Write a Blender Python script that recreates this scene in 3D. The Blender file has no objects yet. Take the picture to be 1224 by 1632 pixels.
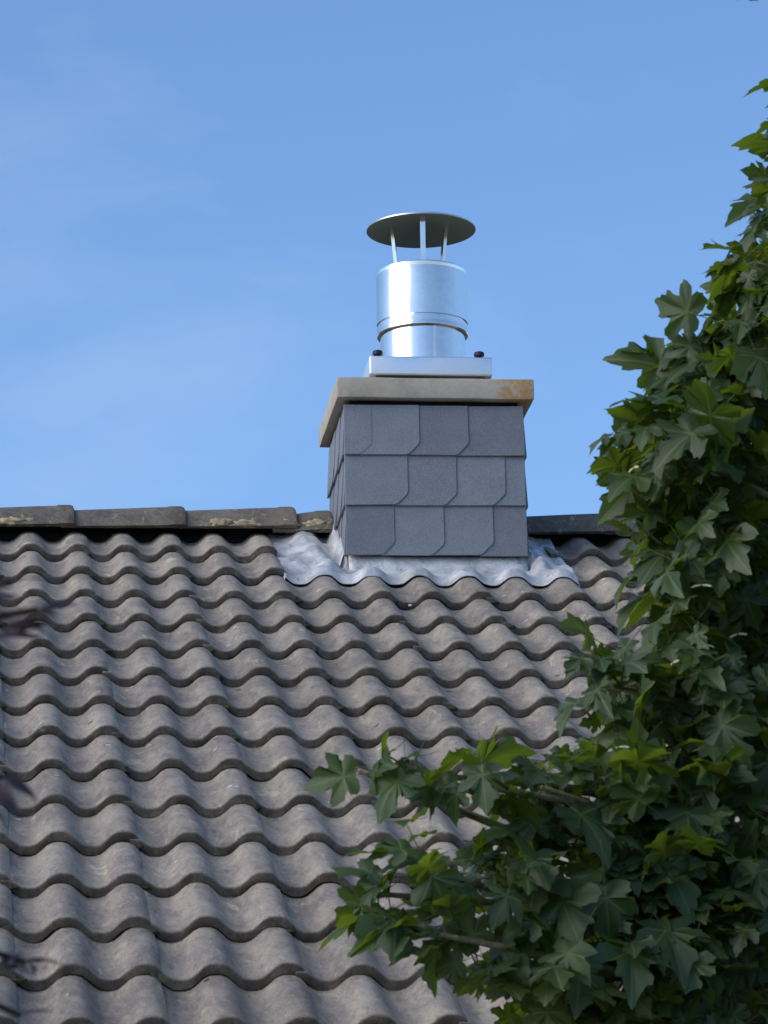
import bpy, bmesh, math, random
from mathutils import Vector, Matrix, noise

random.seed(11)
S = bpy.context.scene
C = S.collection

# ------------------------------------------------------------------ camera, sky, sun, exposure
RZ = 6.0845                     # height of the roof reference line above the ground
CAM = Vector((-0.2666, -12.1923, 3.0))
FW = Vector((0.1128781, 0.96186515, 0.2491465)); RT = Vector((0.99356402, -0.11164863, -0.01910799))
UPV = RT.cross(FW)
cd = bpy.data.cameras.new('camera'); cam = bpy.data.objects.new('camera', cd); C.objects.link(cam)
m = Matrix((RT, UPV, -FW)).transposed().to_4x4(); m.translation = CAM
cam.matrix_world = m
cd.sensor_fit = 'VERTICAL'; cd.sensor_height = 24.0; cd.lens = 24.0 * 6137.2 / 1632.0
cd.clip_start = 0.05; cd.clip_end = 6000
cd.dof.use_dof = True; cd.dof.focus_distance = 11.9; cd.dof.aperture_fstop = 15.0
S.camera = cam

SUN_AZ = math.radians(-113.0)    # clockwise from +Y
SUN_EL = math.radians(35.0)
w = bpy.data.worlds.new('World'); S.world = w; w.use_nodes = True
nt = w.node_tree; nt.nodes.clear()
wo = nt.nodes.new('ShaderNodeOutputWorld'); bg = nt.nodes.new('ShaderNodeBackground')
sky = nt.nodes.new('ShaderNodeTexSky'); sky.sky_type = 'NISHITA'; sky.sun_disc = False
sky.sun_elevation = SUN_EL; sky.sun_rotation = SUN_AZ
sky.air_density = 1.0; sky.dust_density = 1.0; sky.ozone_density = 6.8; sky.altitude = 0
bg.inputs['Strength'].default_value = 0.13
# thin high cloud veil, all over the sky
tc = nt.nodes.new('ShaderNodeTexCoord'); mp = nt.nodes.new('ShaderNodeMapping')
mp.inputs['Location'].default_value = (20.845, 21.937, 0.1146); mp.inputs['Scale'].default_value = (5.0, 5.0, 14.0); mp.inputs['Rotation'].default_value = (0.15, 0.35, 0.4)
nz = nt.nodes.new('ShaderNodeTexNoise'); nz.inputs['Scale'].default_value = 1.6
nz.inputs['Detail'].default_value = 7; nz.inputs['Roughness'].default_value = 0.55; nz.inputs['Distortion'].default_value = 0.4
rp = nt.nodes.new('ShaderNodeValToRGB'); rp.color_ramp.elements[0].position = 0.50; rp.color_ramp.elements[1].position = 0.80
rp.color_ramp.elements[0].color = (0, 0, 0, 1); rp.color_ramp.elements[1].color = (0.14, 0.14, 0.14, 1)
mx = nt.nodes.new('ShaderNodeMix'); mx.data_type = 'RGBA'
mx.inputs['B'].default_value = (4.2, 4.9, 5.6, 1)
L = nt.links.new
L(tc.outputs['Generated'], mp.inputs['Vector']); L(mp.outputs['Vector'], nz.inputs['Vector'])
L(nz.outputs['Fac'], rp.inputs['Fac']); L(rp.outputs['Color'], mx.inputs['Factor'])
L(sky.outputs['Color'], mx.inputs['A']); L(mx.outputs['Result'], bg.inputs['Color']); L(bg.outputs['Background'], wo.inputs['Surface'])

sl = bpy.data.lights.new('sun', 'SUN'); sl.energy = 1.25; sl.angle = math.radians(58); sl.color = (1.0, 0.90, 0.78)
so = bpy.data.objects.new('sun', sl); C.objects.link(so)
sd = Vector((math.sin(SUN_AZ) * math.cos(SUN_EL), math.cos(SUN_AZ) * math.cos(SUN_EL), math.sin(SUN_EL)))
so.rotation_euler = sd.to_track_quat('Z', 'Y').to_euler(); so.location = (-8, -8, 14)

S.view_settings.view_transform = 'Standard'; S.view_settings.look = 'None'
S.view_settings.gamma = 1.0; S.view_settings.use_curve_mapping = False
S.view_settings.exposure = 0.64

# ------------------------------------------------------------------ helpers
def tag(o, label=None, cat=None, group=None, kind=None):
    if label: o['label'] = label
    if cat: o['category'] = cat
    if group: o['group'] = group
    if kind: o['kind'] = kind
    return o
def empty(name, loc=(0, 0, 0)):
    o = bpy.data.objects.new(name, None); C.objects.link(o); o.location = loc; o.empty_display_size = .2
    return o
def link(name, me, mat=None, parent=None, smooth=None):
    if mat is not None and not me.materials: me.materials.append(mat)
    o = bpy.data.objects.new(name, me); C.objects.link(o)
    if parent is not None:
        o.parent = parent
        if parent.parent is None: o.matrix_parent_inverse = Matrix.Translation(-parent.location)
    return o
def mesh(name, V, F, smooth=False, angle=None):
    me = bpy.data.meshes.new(name); me.from_pydata([tuple(v) for v in V], [], F); me.update()
    bm = bmesh.new(); bm.from_mesh(me); bmesh.ops.recalc_face_normals(bm, faces=bm.faces); bm.to_mesh(me); bm.free()
    if smooth:
        me.polygons.foreach_set('use_smooth', [True] * len(me.polygons))
        if angle: me.set_sharp_from_angle(angle=math.radians(angle))
    return me
def bm_mesh(name, bm, smooth=False, angle=None):
    me = bpy.data.meshes.new(name); bm.to_mesh(me); bm.free()
    if smooth:
        me.polygons.foreach_set('use_smooth', [True] * len(me.polygons))
        if angle: me.set_sharp_from_angle(angle=math.radians(angle))
    return me
def box_bm(x0, x1, y0, y1, z0, z1, bevel=0, seg=2, bm=None):
    own = bm is None
    if own: bm = bmesh.new()
    r = bmesh.ops.create_cube(bm, size=1)
    for v in r['verts']:
        v.co = Vector(((x0 + x1) / 2 + v.co.x * (x1 - x0), (y0 + y1) / 2 + v.co.y * (y1 - y0), (z0 + z1) / 2 + v.co.z * (z1 - z0)))
    if bevel: bmesh.ops.bevel(bm, geom=list(bm.edges), offset=bevel, segments=seg, affect='EDGES', profile=.6)
    return bm
def lathe(prof, cx, cy, n=64, close=False):
    V, F = [], []
    for i in range(n):
        a = 2 * math.pi * i / n
        for r, z in prof: V.append((cx + r * math.cos(a), cy + r * math.sin(a), z))
    k = len(prof)
    for i in range(n):
        j = (i + 1) % n
        for q in range(k - 1 + (1 if close else 0)):
            q2 = (q + 1) % k
            F.append((i * k + q, j * k + q, j * k + q2, i * k + q2))
    return V, F
def tube(pts, rad, n=6, V=None, F=None):
    if V is None: V, F = [], []
    b = len(V); N = len(pts)
    up = Vector((.3, .2, 1)).normalized()
    for i, p in enumerate(pts):
        d = (pts[min(i + 1, N - 1)] - pts[max(i - 1, 0)]).normalized()
        s = d.cross(up); s = s.normalized() if s.length > 1e-4 else Vector((1, 0, 0)); t = s.cross(d)
        r = rad[i] if isinstance(rad, (list, tuple)) else rad
        for k in range(n):
            a = 2 * math.pi * k / n; V.append(p + (s * math.cos(a) + t * math.sin(a)) * r)
    for i in range(N - 1):
        for k in range(n):
            k2 = (k + 1) % n; F.append((b + i * n + k, b + i * n + k2, b + (i + 1) * n + k2, b + (i + 1) * n + k))
    F.append(tuple(b + k for k in range(n))[::-1]); F.append(tuple(b + (N - 1) * n + k for k in range(n)))
    return V, F
def at(px, py, depth):
    """a point on the sight line of a place in the photograph, at a real distance"""
    d = FW * 6137.2 + RT * (px - 612) - UPV * (py - 816)
    return CAM + d * (depth / 6137.2)

class NT:
    """small node helper"""
    def __init__(s, name):
        s.m = bpy.data.materials.new(name); s.m.use_nodes = True; s.t = s.m.node_tree
        s.b = s.t.nodes['Principled BSDF']; s.o = s.t.nodes['Material Output']
    def n(s, ty, **kw):
        x = s.t.nodes.new(ty)
        for k, v in kw.items():
            if k in x.inputs: x.inputs[k].default_value = v
            else: setattr(x, k, v)
        return x
    def l(s, a, b): s.t.links.new(a, b)
    def coords(s, rnd=True):
        tc = s.n('ShaderNodeTexCoord')
        if not rnd: return tc.outputs['Object']
        oi = s.n('ShaderNodeObjectInfo'); mu = s.n('ShaderNodeMath', operation='MULTIPLY'); mu.inputs[1].default_value = 57.0
        s.l(oi.outputs['Random'], mu.inputs[0])
        ad = s.n('ShaderNodeVectorMath', operation='ADD'); s.l(tc.outputs['Object'], ad.inputs[0]); s.l(mu.outputs[0], ad.inputs[1])
        return ad.outputs[0]
    def noise(s, co, scale, detail=4, rough=.55, dist=0):
        x = s.n('ShaderNodeTexNoise', Scale=scale, Detail=detail, Roughness=rough, Distortion=dist); s.l(co, x.inputs['Vector']); return x.outputs['Fac']
    def ramp(s, f, a, b, ca=0., cb=1.):
        x = s.n('ShaderNodeMapRange', interpolation_type='SMOOTHSTEP'); x.inputs['From Min'].default_value = a; x.inputs['From Max'].default_value = b
        x.inputs['To Min'].default_value = ca; x.inputs['To Max'].default_value = cb; s.l(f, x.inputs['Value']); return x.outputs['Result']
    def mix(s, f, a, b, bt='MIX'):
        x = s.n('ShaderNodeMix', data_type='RGBA', blend_type=bt)
        for sock, v in (('Factor', f), ('A', a), ('B', b)):
            if isinstance(v, (int, float)): x.inputs[sock].default_value = v
            elif isinstance(v, tuple): x.inputs[sock].default_value = (*v, 1)
            else: s.l(v, x.inputs[sock])
        return x.outputs['Result']
    def math(s, op, a, b=0.):
        x = s.n('ShaderNodeMath', operation=op)
        for i, v in enumerate((a, b)):
            if isinstance(v, (int, float)): x.inputs[i].default_value = v
            else: s.l(v, x.inputs[i])
        return x.outputs[0]
    def bump(s, h, strength=.3, dist=.01):
        x = s.n('ShaderNodeBump', Strength=strength, Distance=dist); s.l(h, x.inputs['Height']); s.l(x.outputs['Normal'], s.b.inputs['Normal'])
    def col(s, c):
        if isinstance(c, tuple): s.b.inputs['Base Color'].default_value = (*c, 1)
        else: s.l(c, s.b.inputs['Base Color'])
    def set(s, **kw):
        for k, v in kw.items(): s.b.inputs[k.replace('_', ' ')].default_value = v

# ------------------------------------------------------------------ materials
def mat_tile(name='tile_concrete', dark=1.0):
    k = NT(name); co = k.coords()
    mp_ = k.n('ShaderNodeMapping'); mp_.inputs['Scale'].default_value = (1, .38, 1); k.l(co, mp_.inputs['Vector']); cs = mp_.outputs[0]   # rain streaks run down the slope
    big = k.noise(cs, 11, 5, .6); med = k.noise(cs, 30, 5, .62); fine = k.noise(co, 230, 3, .75)
    oi = k.n('ShaderNodeObjectInfo')
    c = k.mix(k.ramp(big, .36, .66), (.212 * dark, .182 * dark, .155 * dark), (.330 * dark, .280 * dark, .222 * dark))
    c = k.mix(k.ramp(med, .45, .72, 0, .55), c, (.370 * dark, .335 * dark, .265 * dark))
    c = k.mix(k.ramp(med, .30, .44, .5, 0), c, (.112 * dark, .104 * dark, .098 * dark))
    mot = k.noise(cs, 75, 4, .7)
    c = k.mix(k.ramp(mot, .50, .68, 0, .34), c, (.43 * dark, .375 * dark, .29 * dark)); c = k.mix(k.ramp(mot, .32, .47, .34, 0), c, (.115 * dark, .105 * dark, .098 * dark))
    # pale lichen patches
    lich = k.noise(cs, 17, 6, .7, .6)
    c = k.mix(k.ramp(lich, .575, .68, 0, .7), c, (.50, .44, .29))
    # sparse dark spots of old dirt, sparse white specks
    v1 = k.n('ShaderNodeTexVoronoi', Scale=8.5); k.l(co, v1.inputs['Vector'])
    v2 = k.n('ShaderNodeTexVoronoi', Scale=15.0); k.l(co, v2.inputs['Vector'])
    sp = k.math('MULTIPLY', k.ramp(v1.outputs['Distance'], .10, .06), k.ramp(k.noise(co, 3.1, 1), .60, .63))
    c = k.mix(k.math('MULTIPLY', sp, .85), c, (.018, .016, .015))
    sw = k.math('MULTIPLY', k.ramp(v2.outputs['Distance'], .14, .09), k.ramp(k.noise(co, 4.3, 1), .60, .64))
    c = k.mix(k.math('MULTIPLY', sw, .8), c, (.62, .60, .55))
    # per tile tone
    t = k.n('ShaderNodeMapRange'); t.inputs['To Min'].default_value = .86; t.inputs['To Max'].default_value = 1.13
    k.l(oi.outputs['Random'], t.inputs['Value'])
    hs = k.n('ShaderNodeHueSaturation'); k.l(c, hs.inputs['Color']); k.l(t.outputs['Result'], hs.inputs['Value'])
    hs.inputs['Saturation'].default_value = 1.0
    # the cut lower edge is unevenly darker (attribute 'nose')
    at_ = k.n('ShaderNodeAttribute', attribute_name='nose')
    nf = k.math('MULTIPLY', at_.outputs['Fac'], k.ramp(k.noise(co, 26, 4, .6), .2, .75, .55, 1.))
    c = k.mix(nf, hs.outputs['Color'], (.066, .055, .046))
    gr = k.ramp(fine, .3, .7, .76, 1.20)
    g2 = k.n('ShaderNodeHueSaturation'); k.l(c, g2.inputs['Color']); k.l(gr, g2.inputs['Value'])
    k.col(g2.outputs['Color']); k.set(Roughness=.88); k.b.inputs['Specular IOR Level'].default_value = .25
    h = k.math('ADD', k.math('MULTIPLY', fine, .8), med)
    k.bump(h, .22, .003); return k.m
def mat_slate():
    k = NT('slate'); co = k.coords()
    n1 = k.noise(co, 12, 5, .6); n2 = k.noise(co, 210, 3, .7)
    c = k.mix(k.ramp(n1, .3, .7), (.168, .180, .206), (.198, .210, .236))
    c = k.mix(k.ramp(n2, .45, .70, 0, .6), c, (.27, .28, .31)); c = k.mix(k.ramp(n2, .28, .45, .5, 0), c, (.085, .09, .105))
    oi = k.n('ShaderNodeObjectInfo'); t = k.ramp(oi.outputs['Random'], 0, 1, .88, 1.12)
    hs = k.n('ShaderNodeHueSaturation'); k.l(c, hs.inputs['Color']); k.l(t, hs.inputs['Value'])
    k.col(hs.outputs['Color']); k.set(Roughness=.62); k.b.inputs['Specular IOR Level'].default_value = .35
    k.bump(k.math('ADD', n1, k.math('MULTIPLY', n2, .4)), .35, .003); return k.m
def mat_cap():
    k = NT('cap_concrete'); co = k.coords(False)
    n1 = k.noise(co, 7, 5, .65); n2 = k.noise(co, 60, 4, .7); n3 = k.noise(co, 22, 5, .6, .8)
    c = k.mix(k.ramp(n1, .3, .7), (.37, .315, .245), (.49, .425, .335))
    c = k.mix(k.ramp(n3, .55, .75, 0, .5), c, (.26, .235, .20))
    sx = k.n('ShaderNodeSeparateXYZ'); k.l(co, sx.inputs[0])
    mk = k.math('MULTIPLY', k.ramp(sx.outputs['X'], .17, .25), k.ramp(k.noise(co, 26, 5, .7, .5), .38, .52))
    c = k.mix(k.math('MULTIPLY', mk, .95), c, (.40, .215, .055))
    k.col(k.mix(k.ramp(n2, .3, .7, 0, .25), c, (.56, .53, .48))); k.set(Roughness=.9); k.bump(n2, .4, .004); return k.m
def mat_metal(name, col, rough, wav=.02):
    k = NT(name); co = k.coords(False); n1 = k.noise(co, 5, 3, .5); n2 = k.noise(co, 90, 3, .6)
    k.col(k.mix(k.ramp(n2, .4, .8, 0, .25), col, tuple(x * .8 for x in col))); k.set(Metallic=1.0)
    k.l(k.ramp(n1, .3, .7, rough * .8, rough * 1.25), k.b.inputs['Roughness'])
    k.bump(n1, .25, wav); return k.m
def mat_lead():
    k = NT('lead_flashing'); co = k.coords(False)
    n1 = k.noise(co, 9, 6, .65, .5); n2 = k.noise(co, 40, 5, .6, .3)
    c = k.mix(k.ramp(n1, .35, .68), (.40, .405, .405), (.70, .69, .67))
    c = k.mix(k.ramp(n2, .58, .72, 0, .75), c, (.17, .175, .185))
    c = k.mix(k.ramp(n2, .28, .40, .6, 0), c, (.78, .78, .77))
    k.col(c); k.set(Metallic=.25, Roughness=.5); k.bump(k.math('ADD', n1, k.math('MULTIPLY', n2, .5)), .6, .012); return k.m
def mat_plain(name, col, rough=.8, scale=40, var=.25, metallic=0, spec=.3):
    k = NT(name); co = k.coords(); n1 = k.noise(co, scale, 4, .6)
    k.col(k.mix(k.ramp(n1, .3, .7), tuple(x * (1 - var) for x in col), tuple(min(1, x * (1 + var)) for x in col)))
    k.set(Roughness=rough, Metallic=metallic); k.b.inputs['Specular IOR Level'].default_value = spec; k.bump(n1, .3, .004); return k.m
def mat_leaf(name, top, top2, under, trans, veincol, gloss=.38, transw=.35):
    k = NT(name)
    uv = k.n('ShaderNodeUVMap', uv_map='leaf'); sx = k.n('ShaderNodeSeparateXYZ'); k.l(uv.outputs[0], sx.inputs[0])
    ax = k.math('ABSOLUTE', k.math('SUBTRACT', sx.outputs['X'], .5)); y = sx.outputs['Y']
    veins = ax
    for ang in (47, 88):
        dx, dy = math.sin(math.radians(ang)), math.cos(math.radians(ang))
        d = k.math('ABSOLUTE', k.math('SUBTRACT', k.math('MULTIPLY', ax, dy), k.math('MULTIPLY', k.math('SUBTRACT', y, .20), dx)))
        veins = k.math('MINIMUM', veins, d)
    vf = k.ramp(veins, .006, .022, 1, 0)
    at_ = k.n('ShaderNodeAttribute', attribute_name='rnd'); oi = k.n('ShaderNodeObjectInfo')
    r = k.math('FRACT', k.math('ADD', at_.outputs['Fac'], oi.outputs['Random']))
    tc = k.n('ShaderNodeTexCoord'); nz = k.noise(tc.outputs['Object'], 30, 4, .6)
    c = k.mix(r, top, top2); c = k.mix(k.ramp(nz, .35, .7, 0, .35), c, tuple(x * 1.5 for x in top2))
    ge = k.n('ShaderNodeNewGeometry')
    c = k.mix(ge.outputs['Backfacing'], c, k.mix(r, under, tuple(x * .8 for x in under)))
    c = k.mix(k.math('MULTIPLY', vf, .85), c, veincol)
    k.col(c); k.set(Roughness=gloss); k.b.inputs['Specular IOR Level'].default_value = .48
    tr = k.n('ShaderNodeBsdfTranslucent'); k.l(k.mix(r, trans, tuple(x * .7 for x in trans)), tr.inputs['Color'])
    ms = k.n('ShaderNodeMixShader'); ms.inputs[0].default_value = transw
    k.l(k.b.outputs[0], ms.inputs[1]); k.l(tr.outputs[0], ms.inputs[2]); k.l(ms.outputs[0], k.o.inputs['Surface'])
    h = k.math('ADD', k.math('MULTIPLY', vf, -.4), nz); k.bump(h, .3, .004)
    return k.m

M = {
 'tile': mat_tile(), 'ridge': mat_tile('ridge_concrete', .54), 'slate': mat_slate(), 'cap': mat_cap(),
 'steel': mat_metal('stainless_steel', (.82, .78, .735), .17, .012), 'galv': mat_metal('plate_steel', (.86, .87, .88), .42, .006),
 'cowl': mat_metal('cowl_steel', (.55, .54, .50), .45, .01),
 'lead': mat_lead(), 'black': mat_plain('vent_and_shade_black', (.012, .012, .013), .95), 'seal': mat_plain('seal_mortar', (.05, .045, .05), .9),
 'bolt': mat_plain('bolt_plastic', (.022, .014, .026), .5), 'mortar': mat_plain('bedding_mortar', (.40, .32, .20), .95, 60),
 'deck': mat_plain('roof_felt', (.035, .033, .032), .95), 'wall': mat_plain('plaster', (.62, .59, .53), .9, 30, .08),
 'gutter': mat_plain('zinc', (.30, .31, .32), .45, 20, .15, .8), 'moss': mat_plain('moss', (.060, .055, .030), .95, 90, .5),
 'dirt': mat_plain('dropping', (.68, .66, .62), .8, 60, .15),
 'bark': mat_plain('bark', (.115, .095, .075), .9, 30, .4), 'twig': mat_plain('twig_bark', (.20, .17, .10), .8, 60, .3),
 'stem': mat_plain('purple_stem', (.045, .026, .026), .8, 60, .3), 'samara': mat_plain('samara', (.52, .50, .30), .7, 50, .15),
 'leaf': mat_leaf('maple_leaf', (.017, .038, .009), (.062, .100, .014), (.058, .096, .036), (.25, .37, .022), (.14, .18, .055), .44, .38),
 'pleaf': mat_leaf('purple_leaf', (.022, .012, .016), (.034, .018, .022), (.045, .026, .032), (.10, .02, .03), (.05, .02, .03), .5, .12),
}
def mat_grass():
    k = NT('lawn'); tc = k.n('ShaderNodeTexCoord'); n1 = k.noise(tc.outputs['Object'], .4, 5, .6); n2 = k.noise(tc.outputs['Object'], 25, 4, .7)
    c = k.mix(k.ramp(n1, .3, .7), (.050, .075, .022), (.085, .105, .038)); k.col(k.mix(k.ramp(n2, .35, .7, 0, .5), c, (.10, .095, .045)))
    k.set(Roughness=.95); k.bump(n2, .6, .03); return k.m
M['grass'] = mat_grass()

# ------------------------------------------------------------------ setting: ground
g = link('ground', mesh('ground', [(-3000, -3000, 0), (3000, -3000, 0), (3000, 3000, 0), (-3000, 3000, 0)], [(0, 1, 2, 3)]), M['grass'])
tag(g, 'level grass ground around the house', 'ground', kind='structure')

# ------------------------------------------------------------------ roof
PITCH = math.radians(25.506); CA, SA = math.cos(PITCH), math.sin(PITCH)
ROW, WAVE, TH = .335, .15, .026
def rp_(x, t, h):                 # roof coordinates (along the ridge, down the slope, off the slope) to world
    return Vector((x, -t * CA - h * SA, RZ - t * SA + h * CA))
def prof(x):                      # section of the tile: crest at multiples of WAVE
    c = math.cos(2 * math.pi * x / WAVE)
    return .0194 * (c - .085 * math.cos(6 * math.pi * x / WAVE) - .915)
JO = .035                         # side joint sits on the right flank of every second crest
def tile_mesh(name, ext_head=.085, seed=0, x0=-.30, x1=0., under=True):
    """one double-roll tile; local x 0 at its right edge, y 0 at the nose (lower edge), z off the slope at crest"""
    rnd = random.Random(seed)
    xs = []
    n = max(6, int(round((x1 - x0) / .0125)))
    for i in range(n + 1): xs.append(x0 + (x1 - x0) * i / n)
    if under: xs = [x0 - .022, x0 - .003, x0 + .004] + xs[1:]
    Lh = ROW + ext_head
    # (distance up from the nose, drop, nose weight) of the top surface towards the rounded nose
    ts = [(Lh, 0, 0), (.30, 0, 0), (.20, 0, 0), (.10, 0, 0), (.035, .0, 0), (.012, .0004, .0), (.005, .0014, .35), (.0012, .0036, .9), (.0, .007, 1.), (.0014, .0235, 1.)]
    V, F, W = [], [], []
    ph = rnd.random() * 9
    for j, (u, dr, nw) in enumerate(ts):
        for i, x in enumerate(xs):
            wx = x + JO + WAVE       # right edge of the tile is JO right of an odd crest
            z = prof(wx) + TH * (1 - u / ROW) - dr
            if under and i < 3: z -= (.016, .005, .0018)[i]
            # chipped, uneven nose
            e = (noise.noise((x * 38 + ph, seed * 1.7, 0)) * .0030 + noise.noise((x * 130, seed * 3.1, 4)) * .0022) if u < .012 else 0
            if x > -.004 and u < .2: z -= .003
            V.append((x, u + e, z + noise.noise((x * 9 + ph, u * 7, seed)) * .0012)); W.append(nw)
    k = len(xs)
    # underside
    for u in (.0018, Lh):
        for i, x in enumerate(xs):
            wx = x + JO + WAVE; z = prof(wx) + TH * (1 - u / ROW) - .0245
            if under and i < 2: z -= .006
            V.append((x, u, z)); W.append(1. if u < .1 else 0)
    R = len(ts) + 2
    for j in range(R - 1):
        for i in range(k - 1): F.append((j * k + i, j * k + i + 1, (j + 1) * k + i + 1, (j + 1) * k + i))
    for j in range(R - 1):          # close the two side edges
        pass
    rt = [j * k + k - 1 for j in range(R)]; lf = [j * k for j in range(R)]
    F.append(tuple(rt)); F.append(tuple(lf[::-1]))
    me = mesh(name, V, F, True, 42)
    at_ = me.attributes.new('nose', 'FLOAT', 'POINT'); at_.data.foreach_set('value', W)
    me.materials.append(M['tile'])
    return me
house = empty('house', (1.2, 0, 0))
tag(house, 'house under a grey brown tiled roof, seen from the slope to its ridge', 'house')
# roof deck (felt and boards under the tiles), both slopes; it is the part that carries the tiles
NROW = 20
XL, XR = -3.3 + JO - WAVE, 6.0 + JO + WAVE
Te = NROW * ROW - .06
def deck():
    yr = .03; top = .03 * SA / CA
    A = [(-.065 * 1)]
    V = []
    for x in (XL + .03, XR - .03):
        V += [rp_(x, Te, -.075), rp_(x, -.03 / CA, -.075), rp_(x, -.03 / CA, -.19), rp_(x, Te, -.19)]
    F = [(0, 1, 5, 4), (2, 3, 7, 6), (0, 4, 7, 3), (0, 3, 2, 1), (4, 5, 6, 7), (1, 2, 6, 5)]
    b = len(V)
    def mir(v): return Vector((v.x, 2 * .03 - v.y, v.z))
    V2 = [mir(v) for v in V]
    for v in V2: V.append(v + Vector((0, 0.002, .05)) if False else v)
    F += [tuple(b + i for i in f) for f in F[:6]]
    return mesh('roof', V, F)
roof = link('roof', deck(), M['deck'], house); roof['label'] = 'slope of grey brown wavy concrete tiles'
# walls with gables (below the frame)
def walls():
    ye = Te * CA - .45; x0, x1 = XL + .35, XR - .35
    def zt(y): return RZ - abs(y - .03) * SA / CA - .24
    V = []; F = []
    sec = [(-ye, 0), (ye + .06, 0), (ye + .06, zt(ye + .06)), (.03, zt(.03)), (-ye, zt(-ye))]
    for x in (x0, x1): V += [(x, y, z) for y, z in sec]
    F = [(0, 1, 2, 3, 4), (9, 8, 7, 6, 5)] + [(i, 5 + i, 5 + (i + 1) % 5, (i + 1) % 5) for i in range(5)]
    return mesh('wall', V, F)
link('wall', walls(), M['wall'], house)
gv, gf = tube([rp_(XL, Te + .10, -.10), rp_((XL + XR) / 2, Te + .10, -.10), rp_(XR, Te + .10, -.10)], .065, 14)
link('gutter', mesh('gutter', gv, gf, True, 40), M['gutter'], house)

TM = [tile_mesh('roof_tile', seed=s) for s in range(6)]
BAS = Matrix(((1, 0, 0), (0, CA, -SA), (0, SA, CA))).to_4x4()      # local y runs up the slope
def put_tile(me, xr, n, jit=True):
    o = link('roof_tile', me, None, roof)
    mw = BAS.copy(); dx = random.gauss(0, .0012); dt = random.gauss(0, .0022); dh = random.uniform(0, .0014)
    mw.translation = rp_(xr + dx, ROW * (n + 1) + dt, dh)
    rot = Matrix.Rotation(random.gauss(0, .0020), 4, 'Z') @ Matrix.Rotation(random.gauss(0, .0020), 4, 'Y')
    o.matrix_basis = mw @ rot
    return o
cols = [(2 * q + 1) * WAVE + JO for q in range(-14, 22)]            # right edges of the tile columns
outer = []
HOLE = (.785 + .01, 1.685 - .01)
for n in range(NROW):
    for xr in cols:
        if xr < XL or xr - .3 > XR - .01: continue
        if n < 2 and xr - .3 > .77 and xr < 1.70: continue
        if n == 0 and False: continue
        if -1.0 < xr and xr - .3 < 3.2 and n < 17:
            put_tile(random.choice(TM), xr, n)
        else: outer.append((xr, n))
# the tiles beyond the picture, joined
def join_outer():
    V, F, W = [], [], []
    src = TM[0]; sv = [v.co.copy() for v in src.vertices]; sf = [tuple(p.vertices) for p in src.polygons]
    sw = [d.value for d in src.attributes['nose'].data]
    for xr, n in outer:
        b = len(V); mw = BAS.copy(); mw.translation = rp_(xr + random.gauss(0, .002), ROW * (n + 1) + random.gauss(0, .004), 0)
        V += [mw @ v for v in sv]; F += [tuple(b + i for i in f) for f in sf]; W += sw
    me = bpy.data.meshes.new('outer_tiles'); me.from_pydata(V, [], F); me.update()
    me.polygons.foreach_set('use_smooth', [True] * len(me.polygons)); me.set_sharp_from_angle(angle=math.radians(42))
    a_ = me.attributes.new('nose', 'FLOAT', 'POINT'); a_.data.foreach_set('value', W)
    return me
tag(link('outer_tiles', join_outer(), M['tile'], roof), kind='stuff')

# ridge: dark ventilation strip, ridge tiles, mortar
YR = .03
bm = box_bm(XL, .985, YR - .035, YR + .035, RZ - .12, RZ + .045); link('vent_strip', bm_mesh('vent_strip', bm), M['black'], roof)
bm = box_bm(1.575, XR, YR - .035, YR + .035, RZ - .12, RZ + .045); link('vent_strip', bm_mesh('vent_strip', bm), M['black'], roof)
def ridge_mesh(L0=.405):
    # section (y, z) of a flat-shouldered ridge tile; larger open end on the right
    sec = [(-.135, -.004), (-.114, .036), (-.072, .068), (-.030, .084), (0, .088), (.030, .084), (.072, .068), (.114, .036), (.135, -.004)]
    V, F = [], []
    st = [(0, .86, 0), (.05, .865, 0), (L0 * .5, .93, .001), (L0 - .06, .985, .002), (L0 - .05, 1.0, .004), (L0 - .012, 1.005, .004), (L0 - .003, .985, .002), (L0, .95, -.003)]
    k = len(sec)
    for x, s, dz in st:
        for y, z in sec: V.append((x, y * s, z * s + dz))
    for x, s, dz in ((L0, .84, -.008), (0, .74, -.008)):
        for y, z in sec: V.append((x, y * s * 1.02, z * s - (.004 if z < 0 else .0)))
    R = len(st) + 2
    for j in range(R - 1):
        for i in range(k - 1): F.append((j * k + i, j * k + i + 1, (j + 1) * k + i + 1, (j + 1) * k + i))
    b = (R - 1) * k
    for i in range(k - 1): F.append((b + i, b + i + 1, i + 1, i))
    F.append(tuple(j * k for j in range(R))); F.append(tuple(j * k + k - 1 for j in range(R))[::-1])
    bm = bmesh.new(); vs = [bm.verts.new(v) for v in V]
    for f in F: bm.faces.new([vs[i] for i in f])
    bmesh.ops.subdivide_edges(bm, edges=list(bm.edges), cuts=1, use_grid_fill=True)
    for v in bm.verts: v.co += Vector((0, noise.noise(v.co * 30) * .0015, noise.noise(v.co * 25 + Vector((3, 1, 7))) * .0018))
    bmesh.ops.recalc_face_normals(bm, faces=bm.faces)
    return bm_mesh('ridge_tile', bm, True, 35)
RM = ridge_mesh(); RM.materials.append(M['ridge'])
def put_ridge(xend, L0=.405, me=None, dz=0):
    o = link('ridge_tile', me or RM, None, roof)
    o.matrix_basis = Matrix.Translation((xend - L0, YR, RZ + dz + random.gauss(0, .0015))) @ Matrix.Rotation(random.gauss(0, .006), 4, 'Z') @ Matrix.Rotation(random.gauss(0, .004), 4, 'Y')
    return o
x = .870
while x > XL: put_ridge(x); x -= .362
short = ridge_mesh(.20); short.materials.append(M['ridge']); put_ridge(.990, .20, short, -.012)
x = 1.931
fm = ridge_mesh(.37); fm.materials.append(M['ridge']); put_ridge(x, .36, fm, -.010)
x += .362
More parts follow.
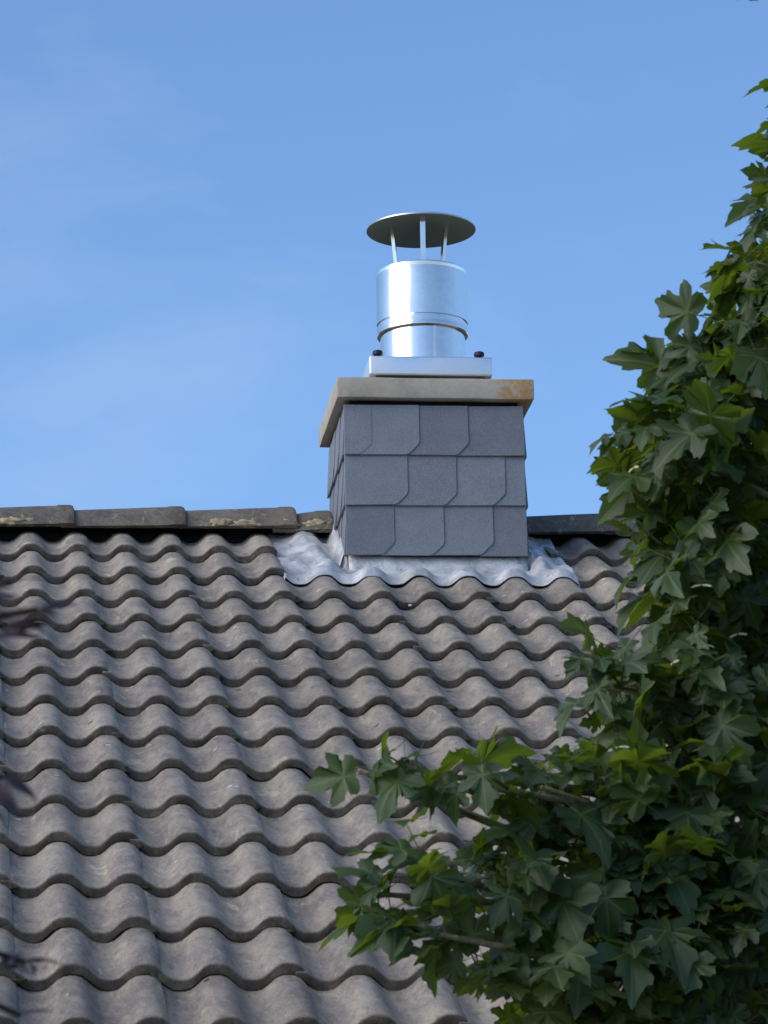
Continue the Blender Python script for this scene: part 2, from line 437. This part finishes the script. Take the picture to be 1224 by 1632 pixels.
while x < XR + .2: put_ridge(x, dz=-.010); x += .362
def lump(name, loc, sx, sy, sz, mat, parent, seed, sub=2, rough=.4):
    bm = bmesh.new(); bmesh.ops.create_icosphere(bm, subdivisions=sub, radius=1)
    for v in bm.verts:
        v.co *= 1 + rough * noise.noise(v.co * 2.3 + Vector((seed * 3.3, seed, 1)))
        v.co = Vector((v.co.x * sx, v.co.y * sy, v.co.z * sz))
    o = link(name, bm_mesh(name, bm, True), mat, parent); o.matrix_basis = Matrix.Translation(loc); return o
for i, (mxp, wid) in enumerate(((-.06, .035), (.62, .03), (.70, .035), (.84, .03), (.935, .04), (2.1, .05))):
    lump('mortar_patch', (mxp, YR - .121, RZ + .007 + .003 * (i % 2)), wid, .005, .012, M['mortar'], roof, i * 7.3 + 2, 3, 1.0)

# moss, old leaves and droppings caught at the side joints and noses
rn = random.Random(5)
for n in range(0, 16):
    for q in range(-2, 8):
        xr = (2 * q + 1) * WAVE + JO
        if n < 2 and .7 < xr < 1.7: continue
        if rn.random() < .72:
            lump('moss_clump', rp_(xr - .004 + rn.uniform(-.006, .012), ROW * (n + 1) + .001, prof(xr) + .006), rn.uniform(.008, .018), .006, rn.uniform(.004, .008), M['moss'], roof, rn.random() * 50, 2, .7)
        if rn.random() < .13:
            lump('dropping', rp_(xr + rn.uniform(-.12, .05), ROW * (n + 1) + .003, prof(xr) - .004), rn.uniform(.003, .009), .004, rn.uniform(.002, .006), M['dirt'], roof, rn.random() * 50, 2, .6)

# ------------------------------------------------------------------ chimney
chim = empty('chimney', (1.282, -.165, RZ - .3))
tag(chim, 'slate clad chimney with a concrete slab on top, rising through the roof ridge', 'chimney')
X0, X1, Y0, Y1 = 1.002, 1.562, -.437, .113
ZC = RZ + .327
bm = box_bm(X0 + .010, X1 - .010, Y0 + .010, Y1 - .010, RZ - .75, ZC + .01)
link('stack', bm_mesh('stack', bm), M['black'], chim)  # black core; its bare band below the slab is painted shade
def slate_mesh(wd, ht, clip=.038, th=.0075, flip=False):
    """face in the x-z plane, outer side towards -y, right lower corner cut"""
    r = .010
    pts = [(0, 0), (wd - clip - r, 0), (wd - clip + r * .2, .004), (wd - .004, clip - r * .2), (wd, clip + r), (wd, ht), (0, ht)]
    if clip <= 0: pts = [(0, 0), (wd, 0), (wd, ht), (0, ht)]
    pts = [(px + random.uniform(-1, 1) * .0012, pz + random.uniform(-1, 1) * .0012) for px, pz in pts]
    k = len(pts); V = [(a, 0, b) for a, b in pts] + [(a, th, b) for a, b in pts]
    F = [tuple(range(k)), tuple(range(2 * k - 1, k - 1, -1))] + [(i, k + i, k + (i + 1) % k, (i + 1) % k) for i in range(k)]
    bm = bmesh.new(); vs = [bm.verts.new(v) for v in V]
    for f in F: bm.faces.new([vs[i] for i in f])
    bmesh.ops.recalc_face_normals(bm, faces=bm.faces)
    bmesh.ops.bevel(bm, geom=[e for e in bm.edges], offset=.0011, segments=1, affect='EDGES')
    return bm_mesh('slate', bm)
ROWZ = [(RZ - .183, RZ - .020), (RZ - .019, RZ + .145), (RZ + .146, RZ + .313)]  # top row ends early; bare black stack imitates shade under the slab
JX = [[0, .143, .300, .458], [0, .188, .345, .501], [0, .077, .229, .387, .560]]
def side(origin, ux, width, joints, rows, ext=0):
    """slates on one face: origin lower left seen from outside, ux the way right; outward is ux turned right"""
    out = Vector((ux.y, -ux.x, 0))
    for r, (z0, z1) in enumerate(rows):
        js = [j for j in joints[r] if j < width - .012] + [width]
        for i in range(len(js) - 1):
            a, b = js[i], js[i + 1]; lap = .045 if i else ext
            last = i == len(js) - 2
            wd = b - a + lap; ht = z1 - z0 + (.022 if r < 2 else 0)
            me = slate_mesh(wd, ht, .0 if last else .037); me.materials.append(M['slate'])
            o = link('slate', me, None, chim)
            mw = Matrix((ux, -out, Vector((0, 0, 1)))).transposed().to_4x4()
            tilt = Matrix.Rotation(-math.radians(3.2), 4, 'X') @ Matrix.Rotation(math.radians(-1.5), 4, 'Z')
            mw.translation = Vector((origin.x, origin.y, 0)) + ux * (a - lap) + out * (.0145) + Vector((0, 0, z0 + random.uniform(-.0012, .0012)))
            o.matrix_basis = mw @ tilt
def shift(js, d, wdt): return [[0] + [x for x in (j + d for j in row) if .03 < x < wdt - .03] for row in js]
EX, EY = Vector((1, 0, 0)), Vector((0, 1, 0))
RL = ROWZ
side(Vector((X0, Y0, 0)), EX, X1 - X0 + .006, JX, ROWZ, .013)
Wd = Y1 - Y0
JS = [[0, .11, .26, .41], [0, .17, .33, .48], [0, .10, .25, .41]]
side(Vector((X0, Y1, 0)), -EY, Wd, JS, ROWZ)
side(Vector((X1, Y0, 0)), EY, Wd, JS, ROWZ)
side(Vector((X1, Y1, 0)), -EX, X1 - X0, JS, ROWZ)
# concrete slab
bm = box_bm(-.318, .318, -.304, .306, 0, .068, .007, 2)
bmesh.ops.subdivide_edges(bm, edges=[e for e in bm.edges if e.calc_length() > .2], cuts=14, use_grid_fill=True)
for v in bm.verts:
    v.co += Vector((noise.noise(v.co * 9) * .002, noise.noise(v.co * 9 + Vector((5, 0, 0))) * .002, noise.noise(v.co * 7 + Vector((0, 5, 0))) * .0022))
o = link('cap_slab', bm_mesh('cap_slab', bm, True, 40), M['cap'], chim); o.matrix_basis = Matrix.Translation((1.284, -.165, ZC + .002)); o['label'] = 'weathered concrete slab with an orange stain'

# lead flashing dressed over the tiles round the stack
def roof_h(x, t):
    n = max(0, int(t // ROW)); return prof(x) + TH * (t / ROW - n)
def flashing():
    nx, nt_ = 150, 66; xa, xb, ta, tb = .772, 1.708, -.02, .700
    V, F = [], []; idx = {}
    for j in range(nt_ + 1):
        for i in range(nx + 1):
            x = xa + (xb - xa) * i / nx; t = ta + (tb - ta) * j / nt_
            # dressed to the wave near the lower edge, loose and crumpled at the sides
            low = max(0., min(1., (t - .555) / .085)); low = low * low * (3 - 2 * low)
            wv = .85 * prof(x) + .002 + TH * .6 * min(1., max(0, (t - ROW) / ROW))
            if t > .655: wv = .85 * prof(x) + .002 + TH * .6 * max(0., 1 - (t - .655) / .030) + .001
            crum = noise.noise((x * 9, t * 7, 2)) * .018 + noise.noise((x * 26, t * 19, 5)) * .008 + noise.noise((x * 60, t * 50, 8)) * .004
            fold = abs(noise.noise((x * 13 + t * 5, t * 4, 9))) * .014
            loose = -.012 + crum + fold
            if x < 1.0: loose += .030 * math.exp(-((x - .875 - t * .10) / .045) ** 2) - .016 * math.exp(-((x - .955 - t * .05) / .03) ** 2)
            if t < .58: loose += .010 * abs(noise.noise((x * 17 - t * 12, t * 9 + x * 5, 21)))
            if x > 1.56: loose += .022 * math.exp(-((x - 1.61) / .03) ** 2)
            # level ledge in front of the stack
            if X0 - .02 < x < X1 + .02 and t < .69: loose = -.018 + crum * .30
            h = loose * (1 - low) + (wv + .005 + crum * .18) * low
            # upturned against the stack
            dxs = max(X0 - x, x - X1, 0)
            if 0 < dxs < .035 and t < .47: h += (.035 - dxs) / .035 * .06
            if i == 0 or i == nx: h = min(h, prof(x) - .03)
            tt = t
            if j == nt_: tt += noise.noise((x * 22, 3, 3)) * .005
            V.append(rp_(x, tt, h))
    for j in range(nt_):
        for i in range(nx):
            x = xa + (xb - xa) * (i + .5) / nx; t = ta + (tb - ta) * (j + .5) / nt_
            if X0 + .014 < x < X1 - .014 and t < (-Y0 - .012) / CA: continue
            a = j * (nx + 1) + i; F.append((a, a + 1, a + nx + 2, a + nx + 1))
    me = mesh('flashing', V, F, True); return me
o = link('flashing', flashing(), M['lead'], chim); o['label'] = 'crumpled silvery lead flashing round the stack'
md = o.modifiers.new('thickness', 'SOLIDIFY'); md.thickness = .003; md.offset = 0
# upstands of the flashing against the stack
def strip(name, pts_low, pts_top, seed, th=.003):
    V, F = [], []; k = len(pts_low)
    for a, b in zip(pts_low, pts_top): 
        for f in (0, .5, 1):
            p = a.lerp(b, f); V.append(p + Vector((noise.noise(p * 20 + Vector((seed, 0, 0))), noise.noise(p * 20 + Vector((0, seed, 0))), 0)) * .004)
    for i in range(k - 1):
        for q in (0, 1): F.append((i * 3 + q, (i + 1) * 3 + q, (i + 1) * 3 + q + 1, i * 3 + q + 1))
    o = link(name, mesh(name, V, F, True), M['lead'], chim); md = o.modifiers.new('thickness', 'SOLIDIFY'); md.thickness = th; return o
N_ = 24
lo = [Vector((X0 - .004 + (X1 - X0 + .008) * i / N_, Y0 - .022, RZ - .262)) for i in range(N_ + 1)]
hi = [Vector((p.x, Y0 + .007, RZ - .172)) for p in lo]
strip('upstand', lo, hi, 3)
for sx, seed in ((X0 - .013, 7), (X1 + .013, 12)):
    lo, hi = [], []
    for i in range(14):
        y = Y0 + .012 + (.40) * i / 13; zr = RZ + y * SA / CA
        lo.append(Vector((sx + (-.034 if sx < 1.2 else .010), y, zr - .05))); hi.append(Vector((sx, y, zr + .045 + .012 * math.sin(i * 1.9))))
    strip('upstand', lo, hi, seed)

# ------------------------------------------------------------------ flue
FX, FY = 1.284, -.165
flue = empty('flue_pipe', (FX, FY, ZC + .07))
tag(flue, 'shiny steel flue pipe with a round rain cowl on the chimney slab', 'flue pipe')
PB, PT = RZ + .437, RZ + .500
bm = box_bm(FX - .178, FX + .178, FY - .178, FY + .178, ZC + .069, PB + .002); link('seal', bm_mesh('seal', bm), M['seal'], flue)
bm = box_bm(FX - .200, FX + .200, FY - .200, FY + .200, PB, PT, .006, 3); o = link('base_plate', bm_mesh('base_plate', bm, True, 40), M['galv'], flue)
V, F = lathe([(.1395, PT - .004), (.1395, RZ + .640), (.134, RZ + .640), (.134, PT - .004)], FX, FY, 96); link('lower_pipe', mesh('lower_pipe', V, F, True, 40), M['steel'], flue)
zb, zt = RZ + .627, RZ + .845
V, F = lathe([(.1400, zb), (.1495, zb - .001), (.1508, zb + .002), (.1508, zb + .010), (.1503, zb + .014), (.1502, zb + .017), (.1502, zb + .028), (.1502, zb + .030), (.1462, zb + .032), (.1462, zb + .036), (.1502, zb + .039),
              (.1502, zb + .043), (.1500, zt - .016), (.1500, zt - .012), (.1512, zt - .008), (.1512, zt - .002), (.1490, zt), (.1460, zt - .001), (.1460, zb + .05), (.1400, zb + .012)], FX, FY, 96, True)
link('upper_sleeve', mesh('upper_sleeve', V, F, True, 20), M['steel'], flue)
bm = box_bm(FX + .020, FX + .026, FY - .1412, FY - .1350, PT, zb); link('seam', bm_mesh('seam', bm), M['steel'], flue)
V, F = lathe([(.110, RZ + .55), (.110, RZ + .80), (.106, RZ + .80), (.106, RZ + .55)], FX, FY, 48); link('inner_liner', mesh('inner_liner', V, F, True, 40), M['cowl'], flue)
ZR = RZ + .998
V, F = lathe([(.0005, ZR + .036), (.09, ZR + .019), (.176, ZR + .003), (.181, ZR + .001), (.181, ZR - .004), (.176, ZR - .003), (.09, ZR + .014), (.0005, ZR + .031)], FX + .003, FY, 96)
link('rain_cowl', mesh('rain_cowl', V, F, True, 40), M['cowl'], flue)
for (bx, by, tx, ty, tz) in ((-.008, -.118, -.008, -.128, ZR + .008), (-.068, .045, -.090, .030, ZR + .014), (.066, .045, .088, .030, ZR + .014)):
    a = Vector((FX + bx, FY + by, RZ + .78)); b = Vector((FX + tx, FY + ty, tz)); d = b - a
    rad = Vector((tx, ty, 0)).normalized(); tg = Vector((-rad.y, rad.x, 0)); hw, ht = .0085, .0055
    V = [p + tg * sx_ * hw + rad * sy_ * ht for p in (a, b) for sx_, sy_ in ((-1, -1), (1, -1), (1, 1), (-1, 1))]
    F = [(0, 1, 2, 3), (7, 6, 5, 4)] + [(i, (i + 1) % 4, 4 + (i + 1) % 4, 4 + i) for i in range(4)]
    link('strut', mesh('strut', V, F), M['steel'], flue)
for bx, by in ((-.166, -.140), (.166, -.140)):
    V, F = lathe([(.0005, PT - .003), (.010, PT - .003), (.007, PT + .020), (.015, PT + .020), (.017, PT + .022), (.017, PT + .030), (.014, PT + .034), (.0005, PT + .035)], FX + bx, FY + by, 16)
    link('bolt', mesh('bolt', V, F, True, 40), M['bolt'], flue)

# ------------------------------------------------------------------ leaves
HALF = [(0, 0), (.12, -.07), (.26, -.09), (.36, -.05), (.47, .00), (.44, .07), (.46, .13), (.34, .19), (.41, .24), (.52, .25), (.53, .33), (.57, .40), (.585, .51), (.52, .50), (.46, .54), (.37, .49), (.23, .47), (.23, .57), (.30, .66), (.29, .75), (.19, .75), (.15, .83), (.09, .88), (.05, .94), (0, .985)]
def leaf_data(seed, curl=1., half=HALF, wid=1.):
    r = random.Random(seed)
    out = [(x * wid, y) for x, y in half] + [(-x * wid, y) for x, y in reversed(half[1:-1])]
    out = [(x + r.uniform(-.018, .018), y + r.uniform(-.018, .018)) for x, y in out]
    cen = (0, .20); V = [(0, .20)]
    inner = [(cen[0] + (x - cen[0]) * .42, cen[1] + (y - cen[1]) * .42) for x, y in out]
    mid = [(cen[0] + (x - cen[0]) * .74, cen[1] + (y - cen[1]) * .74) for x, y in out]
    k = len(out); P = V + inner + mid + out
    f1, f2, f3, f4 = r.uniform(.10, .50) * curl, r.uniform(.05, .60) * curl, r.uniform(-.3, .4) * curl, r.uniform(.1, .9) * curl; ph = r.uniform(0, 6)
    V3 = []
    for x, y in P:
        rr = math.hypot(x, y - .2); a = math.atan2(x, y - .2)
        lob = .5 + .5 * math.sin(a * 2.0 + ph)
        z = f1 * abs(x) ** 1.5 - f2 * max(0, y) ** 2 * .7 - f3 * x * x + .075 * curl * math.sin(a * 5 + ph) * rr * 1.6 - f4 * lob * rr ** 2.4 + .03 * curl * math.sin(a * 11 + ph * 2) * rr
        V3.append(Vector((x, y, z)))
    F = []
    for i in range(k):
        j = (i + 1) % k; F.append((0, 1 + j, 1 + i)); F.append((1 + i, 1 + j, 1 + k + j, 1 + k + i)); F.append((1 + k + i, 1 + k + j, 1 + 2 * k + j, 1 + 2 * k + i))
    UV = [(x + .5, (y + .0)) for x, y in P]
    # petiole
    b = len(V3)
    for (py_, pz_) in ((.0, 0), (-.35, .04), (-.75, .14)):
        for q in range(3):
            a = q * 2.094; V3.append(Vector((math.cos(a) * .011, py_, pz_ - .006 + math.sin(a) * .011))); UV.append((.5, .5))
    for s_ in (0, 1):
        for q in range(3): F.append((b + s_ * 3 + q, b + s_ * 3 + (q + 1) % 3, b + s_ * 3 + 3 + (q + 1) % 3, b + s_ * 3 + 3 + q))
    return V3, F, UV
def leaf_mesh(name, V, F, UV, mat, rnd=None):
    me = bpy.data.meshes.new(name); me.from_pydata([tuple(v) for v in V], [], F); me.update()
    me.polygons.foreach_set('use_smooth', [True] * len(me.polygons))
    ul = me.uv_layers.new(name='leaf'); fl = []
    li = [0] * len(me.loops); me.loops.foreach_get('vertex_index', li)
    for i in li: fl += UV[i]
    ul.data.foreach_set('uv', fl)
    a_ = me.attributes.new('rnd', 'FLOAT', 'POINT'); a_.data.foreach_set('value', rnd if rnd else [0.] * len(V))
    me.materials.append(mat); return me
LD = [leaf_data(100 + s, 1.0, HALF, .84 + .05 * (s % 5)) for s in range(14)]
LM = [leaf_mesh('leaf', *d, M['leaf']) for d in LD]

# ------------------------------------------------------------------ maple tree
rt = random.Random(21)
TB = at(1750, 1100, 7.2); tree_base = Vector((TB.x, TB.y, 0))
tree = empty('maple_tree', tree_base)
tag(tree, 'green maple tree with lobed leaves in front of the right of the roof', 'tree')
trunk_pts = [tree_base + Vector((0, 0, -.1)), tree_base + Vector((.02, .03, 1.2)), tree_base + Vector((-.04, .02, 2.6)), tree_base + Vector((.0, .05, 4.0)), tree_base + Vector((.05, .0, 5.6)), tree_base + Vector((.02, .05, 6.9))]
V, F = tube(trunk_pts, [.17, .14, .12, .09, .05, .015], 14); link('trunk', mesh('trunk', V, F, True), M['bark'], tree)
def on_trunk(z):
    for a, b in zip(trunk_pts, trunk_pts[1:]):
        if a.z <= z <= b.z: return a.lerp(b, (z - a.z) / (b.z - a.z))
    return trunk_pts[-1]
# clumps of foliage: place, distance, size (m), leaves, spread weights
CL = []
def cl(px, py, d, r, n, main=True): CL.append((at(px + (50 if py < 550 else 42 if py < 660 else 14 if py < 900 else 36 if py < 1190 else 12), py, d), r, int(n * (1.75 if py < 1190 else 1.05 if px < 1000 else 1.4)), main))
# upper left flank of the crown
cl(1234, 180, 6.9, .045, 7); cl(1320, 90, 7.0, .12, 22); cl(1268, 205, 6.9, .075, 16); cl(1258, 290, 6.9, .100, 26); cl(1225, 345, 7.1, .10, 24)
cl(1200, 420, 6.8, .125, 34); cl(1170, 500, 7.0, .115, 34); cl(1140, 570, 6.8, .13, 42); cl(1095, 640, 6.9, .125, 44)
cl(1070, 720, 6.7, .13, 50); cl(1090, 800, 7.0, .125, 46); cl(1110, 890, 6.7, .13, 50); cl(1120, 960, 6.9, .14, 52)
cl(1260, 520, 7.1, .17, 44); cl(1240, 660, 7.2, .19, 56); cl(1230, 820, 7.2, .19, 56); cl(1220, 980, 7.2, .19, 56); cl(1300, 330, 7.1, .16, 36)
cl(1040, 1050, 6.6, .11, 28); cl(940, 1095, 6.5, .06, 8); cl(905, 1040, 6.5, .03, 3); cl(1160, 1100, 6.8, .16, 56); cl(1090, 1160, 6.6, .13, 46); cl(1230, 1160, 7.0, .18, 50)
# lower bough reaching left
cl(1050, 1235, 6.5, .125, 44); cl(945, 1255, 6.4, .10, 24); cl(850, 1255, 6.3, .075, 14); cl(735, 1250, 6.2, .065, 9); cl(650, 1235, 6.2, .04, 4); cl(622, 1215, 6.2, .03, 3); cl(560, 1228, 6.2, .012, 1)
cl(650, 1380, 6.1, .075, 13); cl(590, 1425, 6.1, .05, 8); cl(760, 1390, 6.2, .10, 20); cl(870, 1400, 6.3, .12, 30); cl(990, 1380, 6.4, .15, 48); cl(1110, 1340, 6.5, .15, 52)
cl(690, 1490, 6.1, .06, 9); cl(740, 1540, 6.15, .05, 6); cl(850, 1530, 6.2, .10, 24); cl(940, 1530, 6.3, .12, 34); cl(1050, 1510, 6.4, .15, 50); cl(1160, 1480, 6.5, .16, 56); cl(1230, 1340, 6.8, .18, 50)
cl(900, 1650, 6.3, .09, 16); cl(1010, 1650, 6.3, .11, 22); cl(1140, 1630, 6.4, .14, 36); cl(1240, 1600, 6.6, .18, 50)
vis_n = len(CL)
# the rest of the crown, outside the picture
for i in range(120):
    u = rt.uniform(-1, 1); a = rt.uniform(0, 6.283); rr = rt.uniform(.55, 1.) ** .5
    p = Vector((tree_base.x + math.cos(a) * math.sqrt(1 - u * u) * 1.15 * rr, tree_base.y + math.sin(a) * math.sqrt(1 - u * u) * 1.0 * rr, 4.55 + u * 1.9 * rr))
    d = (p - CAM).dot(FW); qx = 612 + 6137.2 * (p - CAM).dot(RT) / d; qy = 816 - 6137.2 * (p - CAM).dot(UPV) / d
    if qx < 1390 and qy < 1900: continue
    CL.append((p, .26, 30, False))
placed = []      # (matrix, variant, visible)
bv = {}          # limbs
def grow(a, b, sag, k=5):
    pts = []
    off = Vector((rt.uniform(-1, 1), rt.uniform(-1, 1), rt.uniform(-.5, .5))) * (b - a).length * .07
    for i in range(k + 1):
        f = i / k; p = a.lerp(b, f) + off * math.sin(f * 3.14) + Vector((0, 0, -sag * math.sin(f * 3.14)))
        pts.append(p)
    return pts
twV, twF = [], []
for ci, (cpos, rad, n, main) in enumerate(CL):
    root = on_trunk(max(1.8, min(6.6, cpos.z - .25 - .3 * rt.random())))
    if main or rt.random() < .5:
        pts = grow(root, cpos, -.06, 7)
        V, F = tube(pts, [.020 * (1 - .86 * i / 7) + .0015 for i in range(8)], 6); link('branch', mesh('branch', V, F, True), M['twig'], tree)
    dirb = (cpos - root).normalized()
    for q in range(n):
        # leaf base on a short twig somewhere in the clump
        v = Vector((rt.gauss(0, 1), rt.gauss(0, 1), rt.gauss(0, 1))); v = v.normalized() * rad * rt.uniform(.15, 1.) ** .6
        p = cpos + Vector((v.x, v.y * 1.25, v.z))
        if q % 5 == 0: tube([cpos - dirb * rad * .3, cpos + (p - cpos) * .55 + Vector((0, 0, .01)), p], [.0022, .0016, .001], 4, twV, twF)
        outw = (p - cpos).normalized() if v.length > 1e-4 else dirb
        # blade: faces up and outwards, tip hanging outwards and down
        nrm = (Vector((0, 0, 1.0)) + outw * .34 + Vector((-.15, -.24, 0)) + Vector((rt.gauss(0, 1), rt.gauss(0, 1), rt.gauss(0, 1))) * .62).normalized()
        tip = outw * .9 + dirb * .6 + Vector((0, 0, -.35)) + Vector((rt.gauss(0, 1), rt.gauss(0, 1), rt.gauss(0, .6))) * .45
        tip = (tip - nrm * tip.dot(nrm)).normalized(); sx_ = tip.cross(nrm)
        s = min(.115, .069 * math.exp(rt.gauss(0, .30))) * (1.0 if main else 1.25)
        mw = Matrix((sx_, tip, nrm)).transposed().to_4x4() @ Matrix.Scale(s, 4); mw.translation = p
        placed.append((mw, rt.randrange(14), main, s))
link('twigs', mesh('twigs', twV, twF), M['twig'], tree)['kind'] = 'stuff'
# the 300 leaves that show largest are objects, the rest one crown
def score(e):
    mw, k, main, s = e
    if not main: return -1
    p = mw.translation; d = (p - CAM).dot(FW); qx = 612 + 6137.2 * (p - CAM).dot(RT) / d; qy = 816 - 6137.2 * (p - CAM).dot(UPV) / d
    if not (-20 < qx < 1244 and -20 < qy < 1652): return -1
    nrm = mw.col[2].to_3d().normalized(); face = abs(nrm.dot((CAM - p).normalized()))
    return s * s * (.2 + face) * (9.0 - d) ** 1.5 * (1.6 if qx < 1100 else 1.)
order = sorted(range(len(placed)), key=lambda i: -score(placed[i]))
hero = set(order[:295])
cV, cF, cU, cR = [], [], [], []
for i, (mw, k, main, s) in enumerate(placed):
    if i in hero:
        o = link('leaf', LM[k], None, tree); o.matrix_basis = mw
    else:
        v3, f3, u3 = LD[k]; b = len(cV); rv = rt.random()
        cV += [mw @ v for v in v3]; cF += [tuple(b + j for j in f) for f in f3]; cU += u3; cR += [rv] * len(v3)
crown = link('crown', leaf_mesh('crown', cV, cF, cU, M['leaf'], cR), None, tree); crown['kind'] = 'stuff'
# winged seeds, pale against the leaves
def samara(seed):
    V = []; F = []
    for sgn in (-1, 1):
        b = len(V)
        P = [(0, .02), (.25, .10), (.6, .17), (.95, .13), (1.05, .02), (.8, -.08), (.4, -.07), (.15, -.10)]
        V += [Vector((sgn * x, y - .28 * x, .02 + .03 * math.sin(x * 3))) for x, y in P] + [Vector((sgn * x, y - .28 * x, -.01 + .03 * math.sin(x * 3))) for x, y in P]
        F += [tuple(b + i for i in range(8)), tuple(b + 15 - i for i in range(8))] + [(b + i, b + 8 + i, b + 8 + (i + 1) % 8, b + (i + 1) % 8) for i in range(8)]
    return mesh('winged_seed', V, F)
SM = samara(0); SM.materials.append(M['samara'])
for px, py, d in ((1118, 932, 6.55), (1100, 952, 6.55), (1128, 1028, 6.45), (1092, 1060, 6.45), (1072, 1056, 6.45), (985, 1190, 6.35), (1000, 1200, 6.35), (1010, 745, 6.6), (1175, 1010, 6.6)):
    o = link('winged_seed', SM, None, tree)
    o.matrix_basis = Matrix.Translation(at(px, py, d)) @ Matrix.Rotation(rt.uniform(0, 6), 4, 'Z') @ Matrix.Rotation(rt.uniform(1., 2.), 4, 'X') @ Matrix.Rotation(rt.uniform(-1, 1), 4, 'Y') @ Matrix.Scale(.018, 4)

# ------------------------------------------------------------------ dark shrub at the left, close to the camera
ps = random.Random(4)
SBp = at(-420, 1500, 2.6); sb = Vector((SBp.x, SBp.y, 0))
shrub = empty('purple_shrub', sb)
tag(shrub, 'dark purple leaved twigs poking in at the left edge', 'shrub')
PH = [(0, 0), (.10, .08), (.17, .25), (.18, .42), (.14, .62), (.07, .84), (0, 1.02)]
PD = [leaf_data(300 + s, .6, PH) for s in range(4)]; PM = [leaf_mesh('leaf', *d, M['pleaf']) for d in PD]
stemtop = sb + Vector((.05, .05, 4.3))
sp = [sb + Vector((0, 0, -.05)), sb + Vector((.02, .0, 1.4)), sb + Vector((-.02, .03, 2.8)), stemtop]
V, F = tube(sp, [.028, .022, .015, .006], 8); link('stem', mesh('stem', V, F, True), M['stem'], shrub)
def stem_at(z):
    for a, b in zip(sp, sp[1:]):
        if a.z <= z <= b.z: return a.lerp(b, (z - a.z) / (b.z - a.z))
    return sp[-1]
def spray(tip, n, length, droop):
    root = stem_at(min(tip.z - .08, 4.25)); V, F = tube(grow(root, tip, -.03, 6), [.006 * (1 - .8 * i / 6) + .0012 for i in range(7)], 6); link('branch', mesh('branch', V, F, True), M['stem'], shrub)
    d = (tip - root).normalized()
    for i in range(n):
        p = tip - d * length * i / max(1, n - 1) * .9
        td = (d + Vector((ps.gauss(0, .45), ps.gauss(0, .45), ps.gauss(-droop, .25)))).normalized()
        nr = Vector((ps.gauss(0, .4), -.6 + ps.gauss(0, .4), 1)); nr = (nr - td * nr.dot(td)).normalized()
        mw = Matrix((td.cross(nr), td, nr)).transposed().to_4x4() @ Matrix.Scale(ps.uniform(.026, .040), 4); mw.translation = p
        o = link('leaf', ps.choice(PM), None, shrub); o.matrix_basis = mw
spray(at(15, 928, 2.6), 3, .03, .05); spray(at(60, 972, 2.6), 5, .045, .22)
spray(at(6, 1238, 2.6), 4, .03, .7)
spray(at(38, 1532, 2.9), 5, .04, .0); spray(at(30, 1618, 2.9), 2, .03, -.1)
for i in range(14): spray(at(ps.uniform(-750, -160), ps.uniform(850, 1700), ps.uniform(2.4, 2.9)), 7, .10, .2)
